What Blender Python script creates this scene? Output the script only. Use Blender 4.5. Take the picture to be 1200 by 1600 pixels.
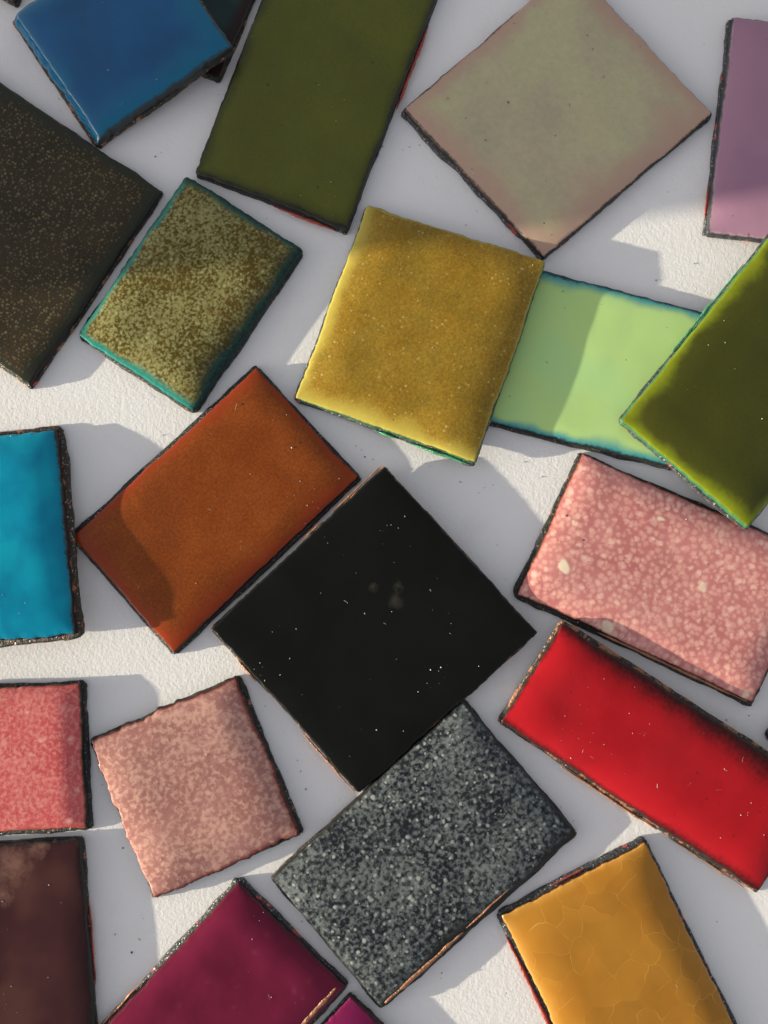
import bpy, math, random
import numpy as np
from mathutils import Vector, Matrix

for o in list(bpy.data.objects):
    bpy.data.objects.remove(o)
scene = bpy.context.scene
PX = 1e-4                      # one photograph pixel on the paper = 0.1 mm

# ------------------------------------------------------------------ camera
FOC = 1386.0                   # focal length in photograph pixels
PITCH = math.atan2(170, FOC)   # the phone leans a little
cd = bpy.data.cameras.new('camera')
cam = bpy.data.objects.new('camera', cd)
scene.collection.objects.link(cam)
scene.camera = cam
cd.sensor_fit = 'VERTICAL'
cd.angle = 2 * math.atan(800 / FOC)
cd.clip_start = 0.005
cd.clip_end = 50
DIST = FOC * PX
CAM = Vector((0, -math.sin(PITCH) * DIST, math.cos(PITCH) * DIST))
cam.location = CAM
cam.rotation_euler = (PITCH, 0, 0)
CR = Vector((1, 0, 0)); CU = Vector((0, math.cos(PITCH), math.sin(PITCH)))
CF = Vector((0, math.sin(PITCH), -math.cos(PITCH)))

def at(px, py, z=0.0):
    """photo pixel -> point on the horizontal plane z (metres)"""
    d = CF * FOC + CR * (px - 600) + CU * (800 - py)
    k = (z - CAM.z) / d.z
    return CAM + d * k

# ------------------------------------------------------------------ light
SUN_EL = math.radians(8.6)
SUN_TO = Vector((1, 0.15, 0)).normalized()      # where the shadows point
w = bpy.data.worlds.new('World'); scene.world = w; w.use_nodes = True
nt = w.node_tree; nt.nodes.clear()
sky = nt.nodes.new('ShaderNodeTexSky'); sky.sky_type = 'NISHITA'; sky.sun_disc = False
sky.sun_elevation = SUN_EL
sky.sun_rotation = math.atan2(-SUN_TO.x, -SUN_TO.y)
sky.dust_density = 2.0
sky.ozone_density = 1.0
hs = nt.nodes.new('ShaderNodeHueSaturation'); hs.inputs['Saturation'].default_value = 0.24
bg = nt.nodes.new('ShaderNodeBackground'); bg.inputs['Strength'].default_value = 0.14
wo = nt.nodes.new('ShaderNodeOutputWorld')
nt.links.new(sky.outputs[0], hs.inputs['Color']); nt.links.new(hs.outputs[0], bg.inputs[0])
nt.links.new(bg.outputs[0], wo.inputs[0])

sl = bpy.data.lights.new('sun', 'SUN'); sl.energy = 5.0; sl.angle = math.radians(0.55)
sl.color = (1.0, 0.935, 0.69)
so = bpy.data.objects.new('sun', sl); scene.collection.objects.link(so)
sd = Vector((SUN_TO.x * math.cos(SUN_EL), SUN_TO.y * math.cos(SUN_EL), -math.sin(SUN_EL)))
so.rotation_euler = sd.to_track_quat('-Z', 'Y').to_euler()
so.location = -sd * 0.6

vs = scene.view_settings
vs.view_transform = 'Standard'; vs.look = 'None'; vs.exposure = 0.87; vs.gamma = 1.0
vs.use_curve_mapping = False
scene.render.engine = 'CYCLES'
scene.render.resolution_x = 768; scene.render.resolution_y = 1024

# ------------------------------------------------------------------ helpers
def hsh(i, j, seed):
    n = (i * 374761393 + j * 668265263 + seed * 2147483647 + 12345) & 0x7fffffff
    n = ((n ^ (n >> 13)) * 1274126177) & 0x7fffffff
    n = ((n ^ (n >> 16)) * 1911520717) & 0x7fffffff
    return ((n ^ (n >> 11)) & 0xffff) / 65535.0

def vnoise(x, y, seed=0):
    x = np.asarray(x, float); y = np.asarray(y, float)
    xi = np.floor(x).astype(np.int64); yi = np.floor(y).astype(np.int64)
    fx = x - xi; fy = y - yi
    fx = fx * fx * (3 - 2 * fx); fy = fy * fy * (3 - 2 * fy)
    a = hsh(xi, yi, seed); b = hsh(xi + 1, yi, seed); c = hsh(xi, yi + 1, seed); d = hsh(xi + 1, yi + 1, seed)
    return (a * (1 - fx) + b * fx) * (1 - fy) + (c * (1 - fx) + d * fx) * fy * 1.0 - 0.5

def fnoise(x, y, seed=0, octs=3):
    s = 0; a = 1.0
    for k in range(octs):
        s = s + a * vnoise(x * 2 ** k, y * 2 ** k, seed + 17 * k); a *= 0.55
    return s

def mesh_np(name, verts, quads, mat, attrs=None, tris=None, ngons=None, smooth=True):
    me = bpy.data.meshes.new(name)
    faces = [tuple(q) for q in quads.tolist()] if quads is not None else []
    if tris is not None: faces += [tuple(q) for q in tris]
    if ngons: faces += [tuple(q) for q in ngons]
    me.from_pydata(verts.tolist(), [], faces)
    if smooth:
        me.polygons.foreach_set('use_smooth', np.ones(len(me.polygons), bool))
    for k, v in (attrs or {}).items():
        at_ = me.attributes.new(k, 'FLOAT', 'POINT')
        at_.data.foreach_set('value', np.asarray(v, np.float32))
    me.materials.append(mat)
    me.update()
    ob = bpy.data.objects.new(name, me)
    scene.collection.objects.link(ob)
    return ob

# ------------------------------------------------------------------ node materials
class NT:
    def __init__(s, name):
        s.m = bpy.data.materials.new(name); s.m.use_nodes = True
        s.t = s.m.node_tree; s.t.nodes.clear()
        s.out = s.t.nodes.new('ShaderNodeOutputMaterial')
        s.bsdf = s.t.nodes.new('ShaderNodeBsdfPrincipled')
        s.t.links.new(s.bsdf.outputs[0], s.out.inputs[0])
    def n(s, typ, **kw):
        nd = s.t.nodes.new(typ)
        for k, v in kw.items(): setattr(nd, k, v)
        return nd
    def put(s, sock, v):
        if hasattr(v, 'is_linked') or isinstance(v, bpy.types.NodeSocket): s.t.links.new(v, sock)
        else:
            if isinstance(v, (tuple, list)) and len(v) == 3 and sock.type == 'RGBA': v = (*v, 1)
            sock.default_value = v
    def coords(s, off=(0, 0, 0), scale=1.0):
        tc = s.n('ShaderNodeTexCoord'); mp = s.n('ShaderNodeMapping')
        s.t.links.new(tc.outputs['Object'], mp.inputs[0])
        mp.inputs['Location'].default_value = off
        mp.inputs['Scale'].default_value = (1e4 * scale,) * 3
        return mp.outputs[0]
    def noise(s, co, size, detail=2, rough=0.5, dist=0.0):
        nd = s.n('ShaderNodeTexNoise'); s.put(nd.inputs['Vector'], co)
        nd.inputs['Scale'].default_value = 1.0 / size; nd.inputs['Detail'].default_value = detail
        nd.inputs['Roughness'].default_value = rough; nd.inputs['Distortion'].default_value = dist
        return nd.outputs[0]
    def noise_col(s, co, size, detail=2):
        nd = s.n('ShaderNodeTexNoise'); s.put(nd.inputs['Vector'], co)
        nd.inputs['Scale'].default_value = 1.0 / size; nd.inputs['Detail'].default_value = detail
        return nd.outputs['Color']
    def voro(s, co, size, feature='F1', rnd=1.0):
        nd = s.n('ShaderNodeTexVoronoi', feature=feature); nd.voronoi_dimensions = '2D'
        s.put(nd.inputs['Vector'], co); nd.inputs['Scale'].default_value = 1.0 / size
        nd.inputs['Randomness'].default_value = rnd
        return nd
    def math(s, op, a, b=0.0, c=None, clamp=False):
        nd = s.n('ShaderNodeMath', operation=op, use_clamp=clamp)
        s.put(nd.inputs[0], a); s.put(nd.inputs[1], b)
        if c is not None: s.put(nd.inputs[2], c)
        return nd.outputs[0]
    def rng(s, v, a, b, lo=0.0, hi=1.0, smooth=False):
        nd = s.n('ShaderNodeMapRange'); nd.clamp = True
        if smooth: nd.interpolation_type = 'SMOOTHSTEP'
        s.put(nd.inputs[0], v); nd.inputs[1].default_value = a; nd.inputs[2].default_value = b
        nd.inputs[3].default_value = lo; nd.inputs[4].default_value = hi
        return nd.outputs[0]
    def mix(s, f, a, b):
        nd = s.n('ShaderNodeMix', data_type='RGBA')
        s.put(nd.inputs[0], f); s.put(nd.inputs[6], a); s.put(nd.inputs[7], b)
        return nd.outputs[2]
    def attr(s, name):
        nd = s.n('ShaderNodeAttribute'); nd.attribute_name = name
        return nd.outputs['Fac']
    def warp(s, co, size, amt):
        nc = s.noise_col(co, size)
        a = s.n('ShaderNodeVectorMath', operation='SUBTRACT'); s.put(a.inputs[0], nc); a.inputs[1].default_value = (.5, .5, .5)
        b = s.n('ShaderNodeVectorMath', operation='SCALE'); s.put(b.inputs[0], a.outputs[0]); b.inputs['Scale'].default_value = amt
        c = s.n('ShaderNodeVectorMath', operation='ADD'); s.put(c.inputs[0], co); s.put(c.inputs[1], b.outputs[0])
        return c.outputs[0]
    def bump(s, h, strength, dist, normal=None):
        nd = s.n('ShaderNodeBump'); nd.inputs['Strength'].default_value = strength
        nd.inputs['Distance'].default_value = dist; s.put(nd.inputs['Height'], h)
        if normal is not None: s.put(nd.inputs['Normal'], normal)
        return nd.outputs[0]

GAIN = {'blue_glaze': (.5, .5, .48), 'olive_glaze': (.74, .70, .40), 'celadon_glaze': (.85, .80, .74), 'lilac_glaze': (.74, .66, .60),
        'moss_glaze': (.70, .68, .55), 'mint_glaze': (1.06, .96, .97), 'turquoise_glaze': (.4, 1.05, 1.12), 'maroon_glaze': (.82, .62, .62),
        'magenta_glaze': (1.0, 1.1, .78), 'rose_glaze': (1, .97, 1.06), 'dusty_pink_glaze': (.98, .98, 1.06), 'scarlet_glaze': (.64, .75, .72), 'honey_glaze': (.76, .67, .58), 'gold_glaze': (.92, .93, .9), 'orange_glaze': (.88, .82, 1.1)}

def glaze(name, c1, c2, seed, mixsize=60, spots=(), halo=None, halo_soft=.35, halo_size=7, burn=(.014, .013, .012), burn_size=5,
          burn_soft=.3, grain=0.0, grain_size=3, pits=.25, pitcol=(.03, .025, .02), rough=.12, spec=.25, peel=.25, crackle=0, smudge=0, tint=None, tint_size=120, tint_amt=.5, blobs=(), halo_noise=.35, mark=None):
    gn = GAIN.get(name, (1, 1, 1))
    sc_ = lambda c: tuple(min(.92, x * y) for x, y in zip(c, gn)) if c else c
    c1, c2, halo, tint = sc_(c1), sc_(c2), sc_(halo), sc_(tint)
    g = NT(name)
    co = g.coords((seed * 137.3 % 997, seed * 71.9 % 883, seed * 3.1))
    mx = g.rng(g.noise(co, mixsize, 3, .55), .36, .64)
    col = g.mix(mx, c1, c2)
    if tint:
        tm = g.rng(g.noise(g.warp(co, 90, 30), tint_size, 2, .5), .45, .68, 0, tint_amt, True)
        col = g.mix(tm, col, tint)
    if grain:
        gr = g.rng(g.noise(co, grain_size, 2, .7), .35, .7, 1 - grain, 1 + grain)
        nd = g.n('ShaderNodeVectorMath', operation='SCALE'); g.put(nd.inputs[0], col); g.put(nd.inputs['Scale'], gr)
        col = nd.outputs[0]
    for (size, lo, hi, bc, amt, det) in blobs:
        bz = g.noise(g.warp(co, size * 1.5, size * .9), size, det, .55)
        bz = g.math('ADD', bz, g.math('MULTIPLY', g.math('SUBTRACT', g.noise(co, 85, 2), .5), .42))
        col = g.mix(g.rng(bz, lo, hi, 0, amt, True), col, bc)
    hb = None
    for (size, rmin, rmax, sc, amt, soft, warp) in spots:
        cc = g.warp(co, size * .8, size * warp)
        v = g.voro(cc, size)
        sp = g.n('ShaderNodeSeparateColor'); g.put(sp.inputs[0], v.outputs['Color'])
        rad = g.rng(sp.outputs[0], 0, 1, rmin, rmax)
        m = g.math('MULTIPLY', g.math('SUBTRACT', rad, v.outputs['Distance']), 1.0 / soft, clamp=True)
        m2 = g.math('MULTIPLY', m, g.rng(sp.outputs[1], 0, 1, amt * .55, amt))
        col = g.mix(m2, col, sc)
        hb = m2
    if crackle:
        cc = g.warp(g.warp(co, 75, 60), 26, 16)
        v = g.voro(cc, 38, 'DISTANCE_TO_EDGE')
        ln = g.rng(v.outputs['Distance'], 0.0, 0.016, 1, 0)
        brk = g.rng(g.noise(co, 38, 1), .38, .58)
        lm = g.math('MULTIPLY', g.math('MULTIPLY', ln, brk), .5)
        f1 = g.voro(cc, 38)
        sp = g.n('ShaderNodeSeparateColor'); g.put(sp.inputs[0], f1.outputs['Color'])
        # the plates of crazed glass differ slightly in depth of colour
        col = g.mix(g.rng(sp.outputs[0], 0, 1, 0, .28), col, tuple(x * .55 for x in c1))
        col = g.mix(lm, col, crackle)
    hn = g.math('SUBTRACT', g.noise(co, halo_size, 3, .6), .5)
    if halo is not None:
        hm = g.math('ADD', g.attr('halo'), g.math('MULTIPLY', hn, halo_noise))
        col = g.mix(g.rng(hm, .5 - halo_soft, .5 + halo_soft, 0, 1, True), col, halo)
    if pits:
        v = g.voro(g.warp(co, 9, 8), 24)
        sp = g.n('ShaderNodeSeparateColor'); g.put(sp.inputs[0], v.outputs['Color'])
        rad = g.rng(sp.outputs[0], 1 - pits, 1, 0.0, .10)
        m = g.math('MULTIPLY', g.math('SUBTRACT', rad, v.outputs['Distance']), 25, clamp=True)
        m = g.math('MULTIPLY', m, g.rng(sp.outputs[2], 0, 1, .2, .95))
        col = g.mix(m, col, pitcol)
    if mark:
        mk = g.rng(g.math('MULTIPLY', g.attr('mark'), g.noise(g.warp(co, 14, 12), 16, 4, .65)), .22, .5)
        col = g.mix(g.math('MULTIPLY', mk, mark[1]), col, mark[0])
    bn = g.math('SUBTRACT', g.noise(co, burn_size, 3, .65), .5)
    bm = g.math('ADD', g.attr('burn'), g.math('MULTIPLY', bn, 1.0))
    bmask = g.rng(bm, .5 - burn_soft, .5 + burn_soft, 0, 1, True)
    col = g.mix(bmask, col, burn)
    r = g.rng(bmask, 0, 1, rough, .38)
    if smudge:
        sm = g.rng(g.noise(g.warp(co, 80, 40), 70, 4, .65), .5, .72, 0, smudge)
        r = g.math('ADD', r, sm)
    g.put(g.bsdf.inputs['Base Color'], col)
    g.put(g.bsdf.inputs['Roughness'], r)
    g.bsdf.inputs['Specular IOR Level'].default_value = spec
    # orange-peel of fired glass, finer tooth where burnt
    nrm = g.bump(g.noise(co, 16, 2, .5), peel, 0.00006)
    nrm = g.bump(g.math('MULTIPLY', g.noise(co, 3.0, 3, .7), g.rng(bmask, 0, 1, .06, 1.0)), .5, .00012, nrm)
    if hb is not None:
        nrm = g.bump(hb, .25, .00008, nrm)
    if crackle:
        nrm = g.bump(lm, .3, .00005, nrm)
    g.put(g.bsdf.inputs['Normal'], nrm)
    return g.m

def firescale(name, seed, copper=.2, red=.0, tone=(.022, .020, .020), glint=.62):
    """sheared copper edge: black oxide, grey glints, bare copper, drops of red glaze"""
    g = NT(name)
    co = g.coords((seed * 91.7 % 977, seed * 53.3 % 811, 0))
    n1 = g.noise(co, 14, 4, .65); n2 = g.noise(co, 34, 3, .6); n3 = g.noise(co, 4, 3, .7)
    col = g.mix(g.rng(n3, .35, .7), tone, tuple(min(1, x * 1.9) for x in tone))
    cm = g.rng(n1, .66 - .3 * copper, .72 - .3 * copper)
    col = g.mix(g.math('MULTIPLY', cm, .8), col, (.42, .17, .085))
    if red:
        rm = g.rng(n2, .70 - .35 * red, .74 - .35 * red)
        col = g.mix(rm, col, (.42, .07, .055))
    gl = g.rng(g.noise(co, 3.5, 2, .6), glint, glint + .05)
    col = g.mix(g.math('MULTIPLY', gl, .7), col, (.45, .44, .43))
    g.put(g.bsdf.inputs['Base Color'], col)
    g.put(g.bsdf.inputs['Metallic'], g.math('MULTIPLY', gl, .8))
    g.bsdf.inputs['Specular IOR Level'].default_value = .25
    g.put(g.bsdf.inputs['Roughness'], g.rng(n3, .3, .7, .55, .25))
    g.put(g.bsdf.inputs['Normal'], g.bump(g.noise(co, 5, 4, .7), .9, .0003))
    return g.m

def bare_copper(name, colr, rough=.42):
    g = NT(name); co = g.coords((5, 9, 2))
    n = g.noise(co, 6, 4, .7)
    g.put(g.bsdf.inputs['Base Color'], g.mix(g.rng(n, .3, .75), colr, tuple(x * .35 for x in colr)))
    g.bsdf.inputs['Metallic'].default_value = .35
    g.bsdf.inputs['Roughness'].default_value = rough
    g.put(g.bsdf.inputs['Normal'], g.bump(g.noise(co, 4, 3, .7), .8, .00025))
    return g.m

# ------------------------------------------------------------------ paper
def build_paper():
    g = NT('white_paper')
    co = g.coords()
    big = g.noise(co, 500, 3); fib = g.noise(co, 4.5, 4, .62); tooth = g.noise(co, 9, 3, .6)
    col = g.mix(g.rng(big, .3, .7), (.815, .776, .785), (.845, .808, .815))
    col = g.mix(g.rng(g.noise(co, 4, 3, .7), .3, .7, 0, .10), col, (.70, .69, .67))
    col = g.mix(g.rng(g.noise(g.warp(co, 60, 50), 95, 4, .6), .56, .74, 0, .16), col, (.62, .56, .50))
    v = g.voro(g.warp(co, 6, 5), 60)
    sp = g.n('ShaderNodeSeparateColor'); g.put(sp.inputs[0], v.outputs['Color'])
    m = g.math('MULTIPLY', g.math('SUBTRACT', g.rng(sp.outputs[0], .75, 1, 0, .035), v.outputs['Distance']), 60, clamp=True)
    col = g.mix(g.math('MULTIPLY', m, .6), col, (.2, .19, .2))
    g.put(g.bsdf.inputs['Base Color'], col)
    g.bsdf.inputs['Roughness'].default_value = .75
    g.bsdf.inputs['Specular IOR Level'].default_value = .2
    h = g.math('ADD', g.math('MULTIPLY', fib, .55), tooth)
    g.put(g.bsdf.inputs['Normal'], g.bump(h, .45, .00010))
    n = 40; xs = np.linspace(-1.2, 1.2, n)
    X, Y = np.meshgrid(xs, xs, indexing='ij')
    V = np.stack([X, Y, X * 0], -1).reshape(-1, 3)
    idx = np.arange(n * n).reshape(n, n)
    q = np.stack([idx[:-1, :-1], idx[1:, :-1], idx[1:, 1:], idx[:-1, 1:]], -1).reshape(-1, 4)
    o = mesh_np('paper', V, q, g.m); o['kind'] = 'structure'
    return o
build_paper()

# made-up box added out of view to shade the upper tiles from the sun
def build_shade_blocker():
    g = NT('cardboard'); co = g.coords()
    g.put(g.bsdf.inputs['Base Color'], g.mix(g.noise(co, 60, 4), (.30, .21, .13), (.36, .26, .17)))
    g.bsdf.inputs['Roughness'].default_value = .8
    x0 = -2750; yl = 392 + .15 * (600 - x0)
    p = at(600, 392, 0.0018)
    y1 = p.y - .15 * (p.x - (-0.335))
    root = bpy.data.objects.new('shade_blocker_box', None); scene.collection.objects.link(root)
    root.location = (-0.385, y1 + .09, 0)
    root['label'] = 'made-up brown box added out of view to shade the upper tiles'; root['category'] = 'box'
    def bx(name, cx, cy, z0, z1, hx, hy):
        me = bpy.data.meshes.new(name)
        import bmesh
        bm = bmesh.new(); bmesh.ops.create_cube(bm, size=1)
        for v in bm.verts:
            v.co = Vector((cx + v.co.x * 2 * hx, cy + v.co.y * 2 * hy, (z0 + z1) / 2 + v.co.z * (z1 - z0)))
        bmesh.ops.bevel(bm, geom=list(bm.edges), offset=.0012, segments=2, affect='EDGES')
        bm.to_mesh(me); bm.free(); me.materials.append(g.m)
        o = bpy.data.objects.new(name, me); scene.collection.objects.link(o); o.parent = root
    bx('blocker_body', 0, 0, 0.00002, .060, .0485, .0885)
    bx('blocker_lid', 0, 0, .050, .070, .05, .09)
build_shade_blocker()

# ------------------------------------------------------------------ tiles
T = 18.0; TC = 7.0
TILES = []

def grade(L, n_in=64):
    """sample positions along a side, dense towards both ends"""
    e = np.array([0, .8, 1.6, 2.4, 3.4, 4.6, 6, 7.6, 9.4, 11.5, 14, 17, 20.5, 24.5])
    mid = np.linspace(29, L - 29, n_in)
    return np.concatenate([e, mid, (L - e)[::-1]])

def rnd_corner(a, b, R):
    u = np.clip((R - a) / R, 0, 1); v = np.clip((R - b) / R, 0, 1)
    both = (u > 0) & (v > 0)
    a2 = np.where(both, R - R * u * np.sqrt(1 - v * v / 2), a)
    b2 = np.where(both, R - R * v * np.sqrt(1 - u * u / 2), b)
    return a2, b2

def tile(corners, label, mat, scale_mat, seed, zoff=(0, 0, 0, 0), dome=4.0, domew=55, rag=1.2, inset=1.4, halo_w=(22,) * 4,
         burn_w=(6,) * 4, wav=.5, R=4, thick=None, group='enamel tiles scattered on the paper', strips=(), dust=14, fibres=2, chip=0.0, beads=(0, 0, 0, 0), ledge=(0, 0, 0, 0), marks=(), facet=0):
    c = [np.array(p, float) for p in corners]
    thick = thick or 13.5 + dome + max(beads) * .4 + facet * .6
    cr = (c[1][0] - c[0][0]) * (c[3][1] - c[0][1]) - (c[1][1] - c[0][1]) * (c[3][0] - c[0][0])
    flip = cr > 0            # image y runs down: positive here = clockwise seen from above
    zc = [z + thick * .8 for z in zoff]
    W = [np.array(at(p[0], p[1], z * PX)) / PX for p, z in zip(c, zc)]     # in px units
    Lu = (np.linalg.norm(W[1] - W[0]) + np.linalg.norm(W[2] - W[3])) / 2
    Lv = (np.linalg.norm(W[3] - W[0]) + np.linalg.norm(W[2] - W[1])) / 2
    ctr = sum(W) / 4; zb = float(np.mean(zoff))
    ang = math.atan2(*(W[1] - W[0])[1::-1])
    root = bpy.data.objects.new('enamel_tile', None); scene.collection.objects.link(root)
    root.location = (ctr[0] * PX, ctr[1] * PX, min(zoff) * PX + .00002)
    root.rotation_euler = (0, 0, ang)
    root['label'] = label; root['category'] = 'enamel tile'; root['group'] = group
    ca, sa = math.cos(-ang), math.sin(-ang)
    zr = min(zoff)
    def world(s, t, h):
        u = s / Lu; v = t / Lv
        out = []
        for k in range(3):
            if k < 2:
                p = W[0][k] * (1 - u) * (1 - v) + W[1][k] * u * (1 - v) + W[2][k] * u * v + W[3][k] * (1 - u) * v
            else:
                p = zoff[0] * (1 - u) * (1 - v) + zoff[1] * u * (1 - v) + zoff[2] * u * v + zoff[3] * (1 - u) * v + h
            out.append(p)
        return out
    def local(s, t, h):
        x, y, z = world(s, t, h)
        x = x - ctr[0]; y = y - ctr[1]
        return np.stack([(x * ca - y * sa) * PX, (x * sa + y * ca) * PX, (z - zr) * PX], -1)
    def height(s, t):
        ds = [t, Lu - s, Lv - t, s]
        h = thick + wav * fnoise(s / 70 + seed * 3.7, t / 70 - seed, seed, 2) * 2
        keep = 1.0; kp2 = 1.0
        for k, d in enumerate(ds):
            keep = keep * (1 - np.clip(1 - d / domew, 0, 1) ** 2.2)
            q = np.clip(1 - d / (5.0 + beads[k]), 0, 1)
            m_ = (4.2 + beads[k] * .45) / (4.2 + max(beads) * .45)
            kp2 = kp2 * (1 - m_ * (1 - np.sqrt(np.clip(1 - q * q, 0, 1))))
        dm = np.minimum(np.minimum(ds[0], ds[1]), np.minimum(ds[2], ds[3]))
        h = h - dome * (1 - keep) - (4.2 + max(beads) * .45) * (1 - kp2)
        if facet:
            h = h - facet * np.clip(1 - ds[0] / (13 + 3 * fnoise(s / 30, s * 0, seed + 8, 2)), 0, 1)
        h = h + .9 * fnoise(s / 5.0, t / 5.0, seed + 5, 2) * np.exp(-dm / 5)
        return h
    # --- enamel coat
    ss = grade(Lu); tt = grade(Lv)
    S, Tt = np.meshgrid(ss, tt, indexing='ij')
    ds = [Tt, Lu - S, Lv - Tt, S]
    dm = np.minimum(np.minimum(ds[0], ds[1]), np.minimum(ds[2], ds[3]))
    H = height(S, Tt)
    halo = np.zeros_like(S); burn = np.zeros_like(S)
    for k in range(4):
        al = S if k in (0, 2) else Tt
        wob = 1 + .7 * fnoise(al / 45 + 11 * k, al * 0 + seed, seed + 31, 2)
        halo = np.maximum(halo, np.clip(1 - ds[k] / max(halo_w[k], .1) / wob, 0, 1))
        burn = np.maximum(burn, np.clip(1 - ds[k] / max(burn_w[k], .1) / wob, 0, 1))
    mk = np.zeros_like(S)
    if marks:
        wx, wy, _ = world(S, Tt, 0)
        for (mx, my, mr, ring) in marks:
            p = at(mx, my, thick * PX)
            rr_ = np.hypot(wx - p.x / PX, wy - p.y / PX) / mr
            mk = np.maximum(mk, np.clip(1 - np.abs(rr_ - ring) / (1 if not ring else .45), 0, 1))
    # outline: inset from the plate, ragged
    S2, T2 = S.copy(), Tt.copy()
    for k in range(4):
        al = S if k in (0, 2) else Tt
        nz = fnoise(al / 60 + 7 * k, al * 0 + 3.3 * seed, seed + 2, 2) * 2.4 + fnoise(al / 9, al * 0 + k, seed + 3, 3) * 1.5
        if chip:
            cz = fnoise(al / 16 + 5 * k, al * 0 + 1.7, seed + 9, 2)
            nz = nz - chip * np.clip(cz - .12, 0, 1) * 9
        dsp = (inset - rag * nz) * np.exp(-np.maximum(ds[k], 0) / 9)
        if k == 0: T2 = T2 + dsp
        elif k == 1: S2 = S2 - dsp
        elif k == 2: T2 = T2 - dsp
        else: S2 = S2 + dsp
    for (sgn_s, sgn_t) in ((0, 0), (1, 0), (1, 1), (0, 1)):
        a = (Lu - S2) if sgn_s else S2
        b = (Lv - T2) if sgn_t else T2
        a2, b2 = rnd_corner(a, b, R + 2 + inset * .5)
        S2 = (Lu - a2) if sgn_s else a2; T2 = (Lv - b2) if sgn_t else b2
    V = local(S2, T2, H).reshape(-1, 3)
    ns, n_t = S.shape
    idx = np.arange(ns * n_t).reshape(ns, n_t)
    q = np.stack([idx[:-1, :-1], idx[1:, :-1], idx[1:, 1:], idx[:-1, 1:]], -1).reshape(-1, 4)
    # skirt down to the copper
    ring = np.concatenate([idx[:-1, 0], idx[-1, :-1], idx[:0:-1, -1], idx[0, :0:-1]])
    mkl = [mk.ravel()]; allV = [V]; hal = [halo.ravel()]; bur = [burn.ravel()]
    prev = ring; base = len(V); quads = [q]
    fs, ft, fh = S2.ravel()[ring], T2.ravel()[ring], H.ravel()[ring]
    for kk, (f, inn) in enumerate(((.45, -.5), (1.0, .0))):
        hh = fh * (1 - f) + (TC - 1.0) * f
        cs = fs + np.sign(Lu / 2 - fs) * inn * 0; ct = ft
        nv = local(cs, ct, hh)
        mkl.append(np.zeros(len(ring))); allV.append(nv); hal.append(halo.ravel()[ring] * 0 + 1); bur.append(halo.ravel()[ring] * 0 + 1)
        cur = np.arange(base, base + len(ring)); base += len(ring)
        r2 = np.roll(prev, -1); c2 = np.roll(cur, -1)
        quads.append(np.stack([prev, cur, c2, r2], -1)); prev = cur
    allq = np.concatenate(quads)
    if flip: allq = allq[:, ::-1]
    ob = mesh_np('enamel_coat', np.concatenate(allV), allq, mat, {'halo': np.concatenate(hal), 'burn': np.concatenate(bur), 'mark': np.concatenate(mkl)})
    ob.parent = root
    # --- copper plate
    m = 90
    par = []
    for k in range(4):
        f = (np.arange(m) + .5) / m
        f = .5 - .5 * np.cos(np.pi * f)
        al = f * (Lu if k in (0, 2) else Lv)
        if k == 0: par.append(np.stack([al, al * 0], -1))
        elif k == 1: par.append(np.stack([al * 0 + Lu, al], -1))
        elif k == 2: par.append(np.stack([Lu - al, al * 0 + Lv], -1))
        else: par.append(np.stack([al * 0, Lv - al], -1))
    P = np.concatenate(par)
    a, b = P[:, 0], P[:, 1]
    for (g1, g2) in ((0, 0), (1, 0), (1, 1), (0, 1)):
        aa = (Lu - a) if g1 else a; bb = (Lv - b) if g2 else b
        aa, bb = rnd_corner(aa, bb, R + 4)
        a = (Lu - aa) if g1 else aa; b = (Lv - bb) if g2 else bb
    P = np.stack([a, b], -1)
    tg = np.roll(P, -1, 0) - np.roll(P, 1, 0)
    tg /= np.maximum(np.linalg.norm(tg, axis=1), 1e-6)[:, None]
    nrmv = np.stack([tg[:, 1], -tg[:, 0]], -1)
    al = np.concatenate([np.arange(m) * (Lu if k in (0, 2) else Lv) / m + 1000 * k for k in range(4)])
    loops = []
    for lv, (h, out) in enumerate(((0.0, -.2), (1.0, .9), (TC * .5, 1.2), (TC * .85, .7), (TC, -.8), (TC + .3, -9))):
        nz = 1.5 * fnoise(al / 40, al * 0 + seed, seed + 41, 2) + 1.3 * fnoise(al / 7, al * 0 + lv * .6, seed + 43, 3)
        side_out = np.repeat([fnoise(np.array([k * 3.1 + .5]), np.array([seed * 1.7]), seed + 60, 1)[0] * 4 - .8 for k in range(4)], m)
        lf = np.tile(np.clip(np.minimum(np.arange(m), np.arange(m)[::-1]) / 9., 0, 1), 4)
        side_out = side_out + np.repeat(ledge, m) * .6 * lf * (.65 + .9 * fnoise(al / 30, al * 0 + 9, seed + 52, 2)) * (1.15 - .3 * h / TC)
        nz = nz + 2.0 * fnoise(al / 75, al * 0 + 2, seed + 45, 2)
        pp = P + nrmv * (out + (side_out if lv < 5 else 0) + nz * (1 if lv < 5 else 0) * (.5 + .5 * rag))[:, None]
        a, b = pp[:, 0], pp[:, 1]
        loops.append(local(a, b, a * 0 + h))
    PV = np.concatenate(loops); nn = len(P); qq = []
    for lv in range(len(loops) - 1):
        i0 = np.arange(nn) + lv * nn; i1 = i0 + nn
        qq.append(np.stack([i0, np.roll(i0, -1), np.roll(i1, -1), i1], -1))
    qq = np.concatenate(qq)
    top = list(range((len(loops) - 1) * nn, len(loops) * nn)); bot = list(range(nn))[::-1]
    if flip: qq = qq[:, ::-1]; top = top[::-1]; bot = bot[::-1]
    pl = mesh_np('copper_plate', PV, qq, scale_mat, ngons=[top, bot]); pl.parent = root
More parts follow.
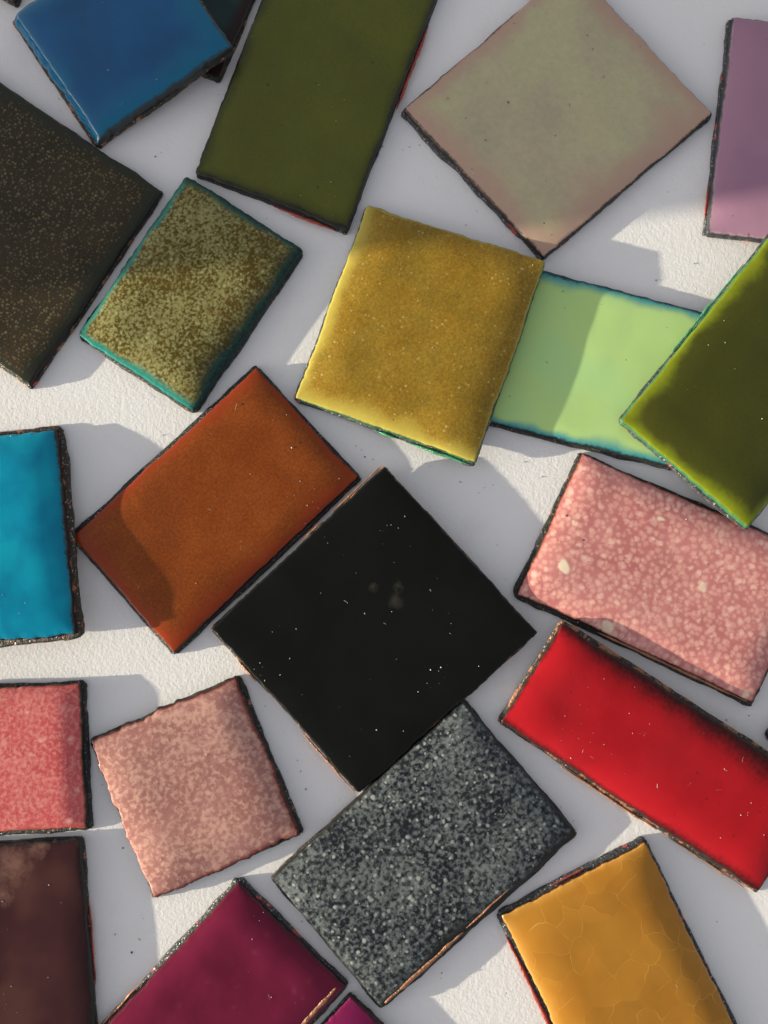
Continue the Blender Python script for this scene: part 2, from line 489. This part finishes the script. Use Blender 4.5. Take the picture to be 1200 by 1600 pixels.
    # --- slivers of bare copper or red glaze along a side: (side, from, to, offset, half-width, height, material)
    for (k, f0, f1, off, hw, hz, smat) in strips:
        n = 44; rr = 8
        f = np.linspace(f0, f1, n); L = Lu if k in (0, 2) else Lv
        al = f * L
        env = np.sin(np.pi * np.clip(np.linspace(0.02, .98, n), 0, 1)) ** .45
        wv = env * (1 + .75 * fnoise(al / 13, al * 0 + k, seed + 77, 2))
        o_ = off + 1.0 * fnoise(al / 22, al * 0 + 4, seed + 78, 2)
        vv = []
        for j in range(rr):
            th = 2 * np.pi * j / rr
            o2 = o_ + np.cos(th) * hw * wv; h2 = hz + np.sin(th) * 1.5 * wv
            if k == 0: s_, t_ = al, -o2
            elif k == 1: s_, t_ = Lu + o2, al
            elif k == 2: s_, t_ = Lu - al, Lv + o2
            else: s_, t_ = -o2, Lv - al
            vv.append(local(s_, t_, h2))
        VV = np.stack(vv, 1).reshape(-1, 3)
        ii = np.arange(n * rr).reshape(n, rr)
        qs = np.stack([ii[:-1], np.roll(ii, -1, 1)[:-1], np.roll(ii, -1, 1)[1:], ii[1:]], -1).reshape(-1, 4)
        if not flip: qs = qs[:, ::-1]
        st = mesh_np('edge_sliver', VV, qs, smat, ngons=[list(ii[0]), list(ii[-1])[::-1]]); st.parent = root
    rec = dict(world=world, height=height, Lu=Lu, Lv=Lv, dust=dust, fibres=fibres, seed=seed)
    TILES.append(rec)
    return root

def lin(r, g, b, k=1.0):
    f = lambda c: ((c / 255 + .055) / 1.055) ** 2.4 if c > 10 else c / 255 / 12.92
    return (min(f(r) / k, .9), min(f(g) / k, .9), min(f(b) / k, .9))
SH, LT = .38, .92
FS = [firescale('firescale_%s' % n, i, c, r, t, .59 if n == 'grey' else .63) for i, (n, c, r, t) in enumerate((
    ('dark', .10, 0, (.020, .019, .019)), ('grey', .05, .25, (.032, .032, .036)), ('coppery', .55, 0, (.03, .024, .02)),
    ('brown', .35, .1, (.03, .022, .018)), ('reddish', .3, .6, (.03, .022, .02))))]
F_DARK, F_GREY, F_COP, F_BROWN, F_RED = FS
M_RED = bare_copper('red_glaze_drip', (.52, .085, .06), .3)
M_COP = bare_copper('bare_copper', (.50, .22, .12))
M_GRN = bare_copper('green_glaze_drip', (.10, .42, .20), .2)

# ---- the tiles, roughly from the far edge to the near edge of the paper
# dark teal under the blue one
tile([(343, 126), (223, 76), (323, -164), (443, -114)], 'dark teal black tile mostly hidden under the glossy blue tile',
     glaze('dark_teal_glaze', lin(20, 34, 34, SH), lin(12, 24, 26, SH), 1, halo=lin(24, 14, 12, SH), pits=.1), F_BROWN, 1, halo_w=(30,) * 4, dust=3, fibres=0, rag=1.6)
tile([(12, 25), (148, 225), (365, 72), (229, -128)], 'glossy cobalt blue tile with teal edges lying on a dark tile',
     glaze('blue_glaze', lin(10, 62, 104, SH), lin(12, 72, 118, SH), 2, 130, halo=lin(8, 84, 118, SH), halo_soft=.5, halo_size=40, burn=(.02, .03, .035), pits=.08, rough=.05, spec=.5, peel=.12),
     F_BROWN, 2, zoff=(0, 0, 30, 30), dome=5, domew=34, halo_w=(40, 60, 60, 40), burn_w=(1, 9, 8, 3), rag=1.5, inset=2, beads=(2, 2, 0, 5), facet=8, chip=.5, dust=9, fibres=1)
tile([(-95, -60), (-60, -140), (60, -85), (24, 6)], 'reddish brown tile corner by the blue tile point',
     glaze('russet_glaze', lin(90, 45, 35, SH), lin(60, 35, 30, SH), 3), F_BROWN, 3, dust=2, fibres=0)
tile([(303, 270), (543, 362), (712, -78), (475, -178)], 'long matte olive green tile with red chips along two edges',
     glaze('olive_glaze', lin(64, 68, 30, SH), lin(58, 61, 32, SH), 4, 150, halo=lin(42, 46, 26, SH), halo_soft=.5, grain=.10, pits=.12, rough=.25, spec=.3, tint=lin(54, 60, 34, SH)),
     F_DARK, 4, dome=3, domew=40, halo_w=(26, 20, 10, 24), burn_w=(11, 9, 6, 7), rag=1.4, ledge=(4, 2, 0, 0), dust=34, fibres=0,
     strips=[(0, .52, .92, 2.5, 2.6, 7, M_RED), (1, .43, .73, 2.0, 3.0, 8, M_RED)])
tile([(627, 170), (850, 405), (1117, 178), (894, -57)], 'pale grey green tile with pinkish edges touching the lilac tile',
     glaze('celadon_glaze', lin(126, 124, 102, SH), lin(120, 115, 100, SH), 5, 110, halo=lin(124, 104, 96, SH), halo_soft=.5, halo_size=26, halo_noise=.6, burn=(.03, .022, .02), pits=.30, pitcol=(.10, .07, .05), rough=.18, spec=.25, tint=lin(130, 122, 104, SH), grain=.05, grain_size=9),
     F_GREY, 5, dome=3.5, domew=60, halo_w=(60, 84, 50, 40), burn_w=(7, 6, 4, 6), rag=1.3, ledge=(6, 0, 0, 0), dust=6, fibres=0)
tile([(1143, 23), (1103, 364), (1333, 392), (1373, 51)], 'lilac mauve tile with grey rim and sunlit lower end',
     glaze('lilac_glaze', lin(112, 87, 110, SH), lin(116, 92, 114, SH), 6, 90, halo=lin(110, 100, 108, SH), halo_soft=.2, halo_size=6, burn=(.04, .04, .05), pits=.2, rough=.15, spec=.25),
     F_GREY, 6, zoff=(0, 0, 14, 14), dome=5, domew=50, halo_w=(9, 9, 9, 9), burn_w=(6, 5, 5, 5), dust=5, fibres=0, rag=1.2, ledge=(4, 0, 0, 0), strips=[(0, .78, .92, 2, 2, 6, M_RED)])
tile([(255, 298), (47, 606), (-261, 398), (-53, 90)], 'very dark brown tile flecked with fine pale specks',
     glaze('dark_brown_glaze', lin(36, 29, 19, SH), lin(28, 24, 16, SH), 7, 80, spots=[(5.6, .02, .55, lin(84, 78, 56, SH), .6, .36, 1.0)], halo=lin(26, 27, 21, SH), pits=0, rough=.2, spec=.25, halo_soft=.3, grain=.2),
     F_BROWN, 7, dome=4, domew=40, halo_w=(40, 24, 10, 40), burn_w=(9, 5, 5, 7), dust=10, fibres=0)
tile([(290, 268), (116, 522), (303, 645), (477, 388)], 'mottled olive and brown tile with a turquoise rim',
     glaze('mottled_olive_glaze', (.075, .05, .008), (.10, .062, .010), 8, 60, blobs=[(5, .37, .68, (.30, .285, .115), .85, 2.5)], spots=[(7.5, -.3, .48, (.44, .42, .21), .8, .4, 1.0)], halo=(.02, .20, .165), halo_noise=.5, halo_soft=.3, halo_size=9, burn=(.007, .018, .016), burn_soft=.5, pits=0, rough=.1, spec=.25),
     F_DARK, 8, dome=10, domew=64, halo_w=(22, 24, 22, 20), burn_w=(8, 3, 34, 20), rag=1.2, ledge=(0, 4, 2, 0), dust=10, fibres=1, R=9)  # wide burn on the right-hand sides also paints their shade into the colour
tile([(808, 412), (720, 650), (1066, 736), (1155, 501)], 'pale mint green tile with blue edges lying under the gold and moss tiles',
     glaze('mint_glaze', (.42, .67, .24), (.46, .70, .26), 9, 120, halo=(.03, .28, .32), halo_soft=.42, halo_size=26, burn=(.018, .02, .02), pits=.28, pitcol=(.06, .08, .06), rough=.1, spec=.25, tint=(.36, .66, .28), tint_amt=.6),
     F_DARK, 9, thick=14, dome=2, domew=30, halo_w=(10, 25, 10, 30), burn_w=(5, 7, 5, 10), rag=1.4, ledge=(0, 4, 0, 0), dust=5, fibres=0)
tile([(573, 315), (458, 622), (745, 725), (857, 405)], 'amber gold translucent square tile with thin green rim overlapping the mint tile',
     glaze('gold_glaze', (.27, .150, .016), (.31, .185, .024), 10, 45, spots=[(8, -.8, .34, (.62, .50, .20), .7, .3, .4)], halo=(.47, .37, .075), halo_soft=.55, halo_size=24, burn=(.03, .10, .05), burn_size=4, pits=.10, pitcol=(.05, .03, .01), grain=.24, grain_size=4, rough=.12, spec=.25, tint=(.20, .135, .02), tint_size=70),
     F_GREY, 10, zoff=(0, 0, 16.5, 16.5), dome=11, domew=70, halo_w=(30, 34, 8, 8), ledge=(0, 4, 0, 0), burn_w=(3, 4, 5, 4), rag=1.1, dust=10, fibres=2, R=5,
     strips=[(1, .62, .97, 2.2, 2.4, 7, M_GRN), (1, .45, .58, 2.0, 2.0, 7, M_GRN)])
tile([(968, 655), (1170, 828), (1473, 456), (1271, 283)], 'dark moss green glossy tile with bright yellow green border propped on two tiles',
     glaze('moss_glaze', (.060, .066, .010), (.07, .074, .012), 11, 120, halo=(.24, .29, .014), halo_soft=.5, halo_size=8, grain=.10, burn=(.03, .13, .06), pits=.05, rough=.1, spec=.3),
     F_GREY, 11, zoff=(19, 20, 25, 25), dome=9, domew=60, halo_w=(26, 20, 20, 27), burn_w=(4, 4, 4, 4), rag=1.0, ledge=(3, 0, 0, 3), dust=34, fibres=1, strips=[(3, .35, .72, 2, 2.2, 8, M_GRN)])
tile([(92, 663), (124, 995), (-125, 1020), (-157, 688)], 'turquoise blue tile with brown scaly rim casting shade on the orange tile',
     glaze('turquoise_glaze', (.004, .185, .30), (.005, .26, .38), 12, 60, halo=(.004, .17, .26), halo_soft=.45, halo_size=30, burn=(.03, .024, .02), pits=.04, rough=.1, spec=.25, tint=(.01, .33, .42), tint_size=80),
     F_BROWN, 12, zoff=(0, 29, 29, 0), dome=11, domew=66, halo_w=(30, 12, 10, 10), burn_w=(12, 5, 5, 5), rag=1.5, ledge=(6, 3, 0, 0), inset=6, dust=7, fibres=1)
tile([(400, 567), (104, 838), (270, 1027), (567, 745)], 'burnt orange translucent tile with black rim beside the black tile',
     glaze('orange_glaze', (.235, .055, .007), (.285, .072, .009), 13, 55, halo=(.30, .042, .008), halo_soft=.5, halo_size=22, burn=(.012, .012, .011), pits=.06, grain=.22, grain_size=4, rough=.12, spec=.25, tint=(.20, .050, .008), tint_size=100),
     F_DARK, 13, dome=6.5, domew=55, halo_w=(34, 40, 40, 26), burn_w=(5, 5, 6, 8), rag=1.0, inset=4.5, dust=26, fibres=5, R=6)
tile([(601, 725), (328, 981), (560, 1242), (843, 990)], 'large glossy jet black square tile with coppery edges',
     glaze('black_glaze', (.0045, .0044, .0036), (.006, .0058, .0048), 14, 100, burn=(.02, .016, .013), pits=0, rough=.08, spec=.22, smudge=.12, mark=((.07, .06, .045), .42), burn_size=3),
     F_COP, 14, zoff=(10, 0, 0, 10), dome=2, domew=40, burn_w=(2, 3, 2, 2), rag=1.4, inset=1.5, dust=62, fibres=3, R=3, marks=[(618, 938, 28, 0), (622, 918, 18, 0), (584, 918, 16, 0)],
     strips=[(0, .02, .3, 1.5, 1.5, 10, M_COP), (0, .36, .48, 1.2, 1.2, 9, M_COP), (1, .2, .32, 2, 2, 8, M_COP), (1, .62, .98, 1.6, 1.5, 8, M_COP)])
tile([(908, 703), (803, 930), (1180, 1105), (1287, 868)], 'rose pink tile covered in cream bubble spots',
     glaze('rose_glaze', (.50, .185, .165), (.57, .23, .20), 15, 60, spots=[(9.5, .42, .74, (.80, .42, .355), .72, .42, .7), (14, -.05, .48, (.86, .54, .45), .75, .28, .7), (60, -.8, .2, (.82, .70, .52), .95, .06, .5)], halo=(.36, .085, .05), halo_noise=.8, halo_soft=.35, halo_size=8, burn=(.03, .018, .014), pits=.05, rough=.12, spec=.25, grain=.06, tint=(.42, .13, .12), tint_size=90),
     F_DARK, 15, dome=8, domew=55, halo_w=(9, 8, 14, 12), burn_w=(5, 7, 6, 6), rag=1.3, ledge=(3, 4, 0, 0), inset=4, dust=8, fibres=2,
     strips=[(1, .35, .97, -3, 2.0, 12, M_COP)])
tile([(130, 1062), (139, 1300), (-101, 1312), (-110, 1072)], 'coral pink speckled tile with grey rim above the maroon tile',
     glaze('coral_glaze', (.53, .085, .095), (.60, .115, .12), 16, 50, blobs=[(6, .36, .78, (.80, .33, .28), .65, 2)], spots=[(20, -.5, .36, (.88, .48, .40), .8, .25, .6)], halo=(.38, .07, .04), halo_noise=.8, halo_soft=.3, burn=(.03, .028, .024), pits=0, rough=.1, spec=.25, grain=.08),
     F_DARK, 16, dome=8, domew=46, halo_w=(12, 14, 10, 10), burn_w=(8, 5, 5, 5), rag=1.3, ledge=(4, 3, 0, 0), inset=5, dust=6, fibres=0)
tile([(370, 1054), (134, 1156), (238, 1410), (473, 1305)], 'dusty pink mottled small square tile with chipped dark rim',
     glaze('dusty_pink_glaze', (.36, .155, .125), (.42, .195, .16), 17, 60, blobs=[(7.5, .38, .70, (.64, .37, .30), .75, 2)], spots=[(17, -.5, .36, (.66, .42, .32), .55, .3, .7)], halo=(.24, .05, .035), halo_noise=.8, halo_soft=.3, halo_size=8, burn=(.025, .018, .016), pits=.05, rough=.12, spec=.25, grain=.08, tint=(.30, .13, .11), tint_size=70),
     F_DARK, 17, dome=8, domew=62, halo_w=(10, 4, 12, 16), burn_w=(7, 3, 4, 9), rag=2.0, chip=.45, dust=12, fibres=1)
tile([(128, 1308), (155, 1690), (-95, 1704), (-118, 1322)], 'dark maroon brown glossy tile butted against the coral tile',
     glaze('maroon_glaze', (.055, .020, .022), (.068, .026, .028), 18, 70, halo=(.035, .016, .016), burn=(.02, .018, .017), pits=0, rough=.14, spec=.3, smudge=.1, mark=((.20, .10, .08), .8), tint=(.12, .06, .045), tint_size=90, tint_amt=.5),  # mark: pale sheen patches painted into the maroon colour
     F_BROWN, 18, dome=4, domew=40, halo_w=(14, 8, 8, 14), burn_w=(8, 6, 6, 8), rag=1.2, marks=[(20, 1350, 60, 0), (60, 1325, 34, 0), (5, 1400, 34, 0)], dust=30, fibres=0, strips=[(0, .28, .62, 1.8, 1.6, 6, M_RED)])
tile([(372, 1374), (100, 1670), (273, 1838), (546, 1542)], 'deep magenta glossy tile with a bare copper scrape near its end',
     glaze('magenta_glaze', (.125, .007, .038), (.165, .010, .052), 19, 60, spots=[(26, -.6, .3, (.25, .06, .11), .4, .4, .6)], halo=(.11, .007, .03), burn=(.03, .014, .018), pits=0, rough=.08, spec=.25),
     F_GREY, 19, dome=8, domew=52, halo_w=(14, 8, 8, 20), burn_w=(3, 5, 5, 7), rag=1.3, ledge=(5, 0, 0, 0), inset=3, dust=16, fibres=2,
     strips=[(2, .70, .96, -13, 3.4, 17.0, M_COP), (0, .55, .80, 1.5, 2, 8, M_COP)])
tile([(549, 1553), (450, 1660), (622, 1832), (722, 1724)], 'magenta tile corner wedged beside the granite grey tile',
     glaze('magenta_glaze_light', (.17, .009, .062), (.21, .013, .075), 20, 60, burn=(.03, .014, .018), pits=0, rough=.08, spec=.25),
     F_GREY, 20, dome=5, domew=50, burn_w=(3, 4, 4, 8), dust=3, fibres=0)
tile([(724, 1091), (420, 1373), (597, 1582), (906, 1303)], 'black and grey granite speckled tile with bare copper lower edge',
     glaze('granite_glaze', (.010, .012, .018), (.020, .023, .028), 21, 50, blobs=[(6.5, .36, .72, (.175, .188, .188), .95, 3)], spots=[(9, -.5, .42, (.40, .42, .40), .9, .2, .5)], halo=(.022, .022, .02), halo_soft=.3, burn=(.02, .017, .014), pits=.1, rough=.1, spec=.25, grain=.1, tint=(.012, .014, .022), tint_size=90, tint_amt=.45),
     F_DARK, 21, dome=7, domew=55, halo_w=(7, 8, 30, 12), burn_w=(4, 4, 7, 5), rag=1.3, ledge=(0, 2, 6, 0), dust=14, fibres=3,
     strips=[(2, .03, .42, -7, 3.2, 15.0, M_COP), (2, .44, .66, -9, 1.5, 16.0, M_COP)])
tile([(880, 968), (778, 1130), (1190, 1402), (1294, 1232)], 'bright scarlet red long tile with soft black upper border',
     glaze('scarlet_glaze', (.50, .0085, .015), (.57, .012, .020), 22, 80, halo=(.06, .006, .007), halo_noise=.65, halo_soft=.45, halo_size=6, burn=(.022, .018, .016), tint=(.40, .010, .016), tint_size=110, pits=.5, pitcol=(.09, .01, .01), rough=.1, spec=.25, burn_size=4),
     F_COP, 22, zoff=(17, 0, 0, 17), dome=10, domew=64, halo_w=(10, 18, 12, 50), burn_w=(5, 6, 7, 12), rag=1.3, inset=4, dust=44, fibres=12,
     strips=[(1, .25, .62, 2.2, 2.0, 7, M_COP), (1, .66, .95, 2.2, 1.4, 6, M_COP)])
tile([(1012, 1311), (778, 1432), (941, 1766), (1175, 1645)], 'honey yellow crackled glaze tile with red left edge',
     glaze('honey_glaze', (.56, .27, .040), (.60, .30, .048), 23, 90, halo=(.66, .36, .085), halo_soft=.55, halo_size=30, burn=(.04, .02, .015), pits=.12, pitcol=(.2, .08, .01), rough=.1, spec=.25, crackle=(.74, .40, .09), tint=(.50, .22, .03), tint_size=80),
     F_GREY, 23, dome=10, domew=64, halo_w=(14, 20, 10, 6), burn_w=(3, 3, 4, 5), rag=1.2, ledge=(5, 2, 0, 0), inset=4, dust=8, fibres=1,
     strips=[(1, .10, .8, 2.0, 3.0, 7, M_RED), (0, .42, .64, 1.0, 2.0, 9, M_RED)])
tile([(1199, 1151), (1322, 1240), (1420, 1107), (1290, 1013)], 'midnight blue tile corner between the rose and scarlet tiles',
     glaze('midnight_glaze', lin(20, 26, 48, .7), lin(16, 20, 36, .7), 24), F_DARK, 24, dust=2, fibres=0)

# ------------------------------------------------------------------ dust, lint and crumbs
def simple_mat(name, col, rough=.8):
    g = NT(name); co = g.coords()
    g.put(g.bsdf.inputs['Base Color'], g.mix(g.noise(co, 5), col, tuple(c * .75 for c in col)))
    g.bsdf.inputs['Roughness'].default_value = rough
    return g.m

def build_dust():
    rng = random.Random(5)
    V, Q = [], []
    def grain(x, y, z, r):
        b = len(V)
        pts = [(1, 0, 0), (-1, 0, 0), (0, 1, 0), (0, -1, 0), (0, 0, 1), (0, 0, -1)]
        sx, sy, sz = [rng.uniform(.6, 1.4) * r for _ in range(3)]
        a = rng.uniform(0, 6.28)
        for p in pts:
            px, py = p[0] * sx, p[1] * sy
            V.append(((x + px * math.cos(a) - py * math.sin(a)) * PX, (y + px * math.sin(a) + py * math.cos(a)) * PX, (z + p[2] * sz) * PX))
        for f in ((0, 2, 4), (2, 1, 4), (1, 3, 4), (3, 0, 4), (2, 0, 5), (1, 2, 5), (3, 1, 5), (0, 3, 5)):
            Q.append(tuple(b + i for i in f))
    def fibre(pt, L, rad):
        n = 9; a = rng.uniform(0, 6.28); k = rng.uniform(-.18, .18)
        pts = []; x = y = 0
        for i in range(n):
            pts.append((x, y)); a += k + rng.uniform(-.25, .25); x += math.cos(a) * L / n; y += math.sin(a) * L / n
        b = len(V)
        for i, (x, y) in enumerate(pts):
            s, t = pt[0] + x, pt[1] + y
            wx, wy, wz = pt[2](s, t)
            for j in range(4):
                th = j * math.pi / 2
                V.append(((wx + math.cos(th) * rad) * PX, (wy + math.cos(th) * rad * .5) * PX, (wz + rad * .6 + math.sin(th) * rad) * PX))
        for i in range(n - 1):
            for j in range(4):
                j2 = (j + 1) % 4
                Q.append((b + i * 4 + j, b + i * 4 + j2, b + i * 4 + 4 + j2, b + i * 4 + 4 + j))
    for tl in TILES:
        def top(s, t, tl=tl):
            s = np.array([min(max(s, 4), tl['Lu'] - 4)]); t = np.array([min(max(t, 4), tl['Lv'] - 4)])
            h = tl['height'](s, t)
            x, y, z = tl['world'](s, t, h)
            return float(x[0]), float(y[0]), float(z[0])
        clus = [(rng.uniform(20, tl['Lu'] - 20), rng.uniform(20, tl['Lv'] - 20)) for _ in range(1 + tl['dust'] // 10)]
        for _ in range(int(tl['dust'] * 1.9)):
            if clus and rng.random() < .55:
                c0 = rng.choice(clus); s, t = c0[0] + rng.gauss(0, 16), c0[1] + rng.gauss(0, 16)
                s = min(max(s, 9), tl['Lu'] - 9); t = min(max(t, 9), tl['Lv'] - 9)
            else:
                s, t = rng.uniform(10, tl['Lu'] - 10), rng.uniform(10, tl['Lv'] - 10)
            x, y, z = top(s, t)
            r = .18 + .95 * rng.random() ** 4
            grain(x, y, z + r * .5, r)
        for _ in range(tl['fibres']):
            fibre((rng.uniform(25, tl['Lu'] - 25), rng.uniform(25, tl['Lv'] - 25), top), rng.uniform(3, 11), rng.uniform(.14, .26))
    me = bpy.data.meshes.new('dust'); me.from_pydata(V, [], Q); me.materials.append(simple_mat('pale_dust', (.62, .58, .52))); me.update()
    o = bpy.data.objects.new('dust', me); scene.collection.objects.link(o)
    o['kind'] = 'stuff'; o['label'] = 'fine white dust and lint lying on the glossy tiles'; o['category'] = 'dust'
    V.clear(); Q.clear()
    spots = [(565, 703), (570, 714), (583, 718), (556, 697), (748, 770), (757, 762), (820, 722), (848, 745), (510, 560), (520, 548), (745, 330), (728, 352),
             (1085, 412), (1025, 438), (465, 1188), (470, 1205), (478, 1233), (180, 1460), (192, 1325), (206, 1488), (690, 1520), (1120, 1440), (640, 230), (1040, 130), (1000, 118),
             (243, 245), (92, 155), (95, 173), (830, 870), (790, 905), (960, 1245), (1170, 1118), (1135, 1125), (255, 680), (30, 690)]
    for (px, py) in [(rng.uniform(0, 1200), rng.uniform(0, 1600)) for _ in range(420)]:
        p = at(px, py, 0); r = .25 + .6 * rng.random() ** 3
        inside = False
        for tl in TILES:
            w0 = [np.array(tl['world'](a, b, 0)[:2]) for a, b in ((0, 0), (tl['Lu'], 0), (tl['Lu'], tl['Lv']), (0, tl['Lv']))]
            q = np.array((p.x / PX, p.y / PX))
            sg = [(w0[(i + 1) % 4][0] - w0[i][0]) * (q[1] - w0[i][1]) - (w0[(i + 1) % 4][1] - w0[i][1]) * (q[0] - w0[i][0]) for i in range(4)]
            if all(x > 0 for x in sg) or all(x < 0 for x in sg): inside = True; break
        if not inside: grain(p.x / PX, p.y / PX, r * .5, r)
    for (px, py) in spots:
        p = at(px, py, 0); r = rng.uniform(.7, 1.5)
        grain(p.x / PX, p.y / PX, r * .5, r)
    me = bpy.data.meshes.new('crumbs'); me.from_pydata(V, [], Q); me.materials.append(simple_mat('dark_crumb', (.05, .04, .045))); me.update()
    o = bpy.data.objects.new('crumbs', me); scene.collection.objects.link(o)
    o['kind'] = 'stuff'; o['label'] = 'tiny dark enamel crumbs scattered on the white paper'; o['category'] = 'crumbs'
build_dust()
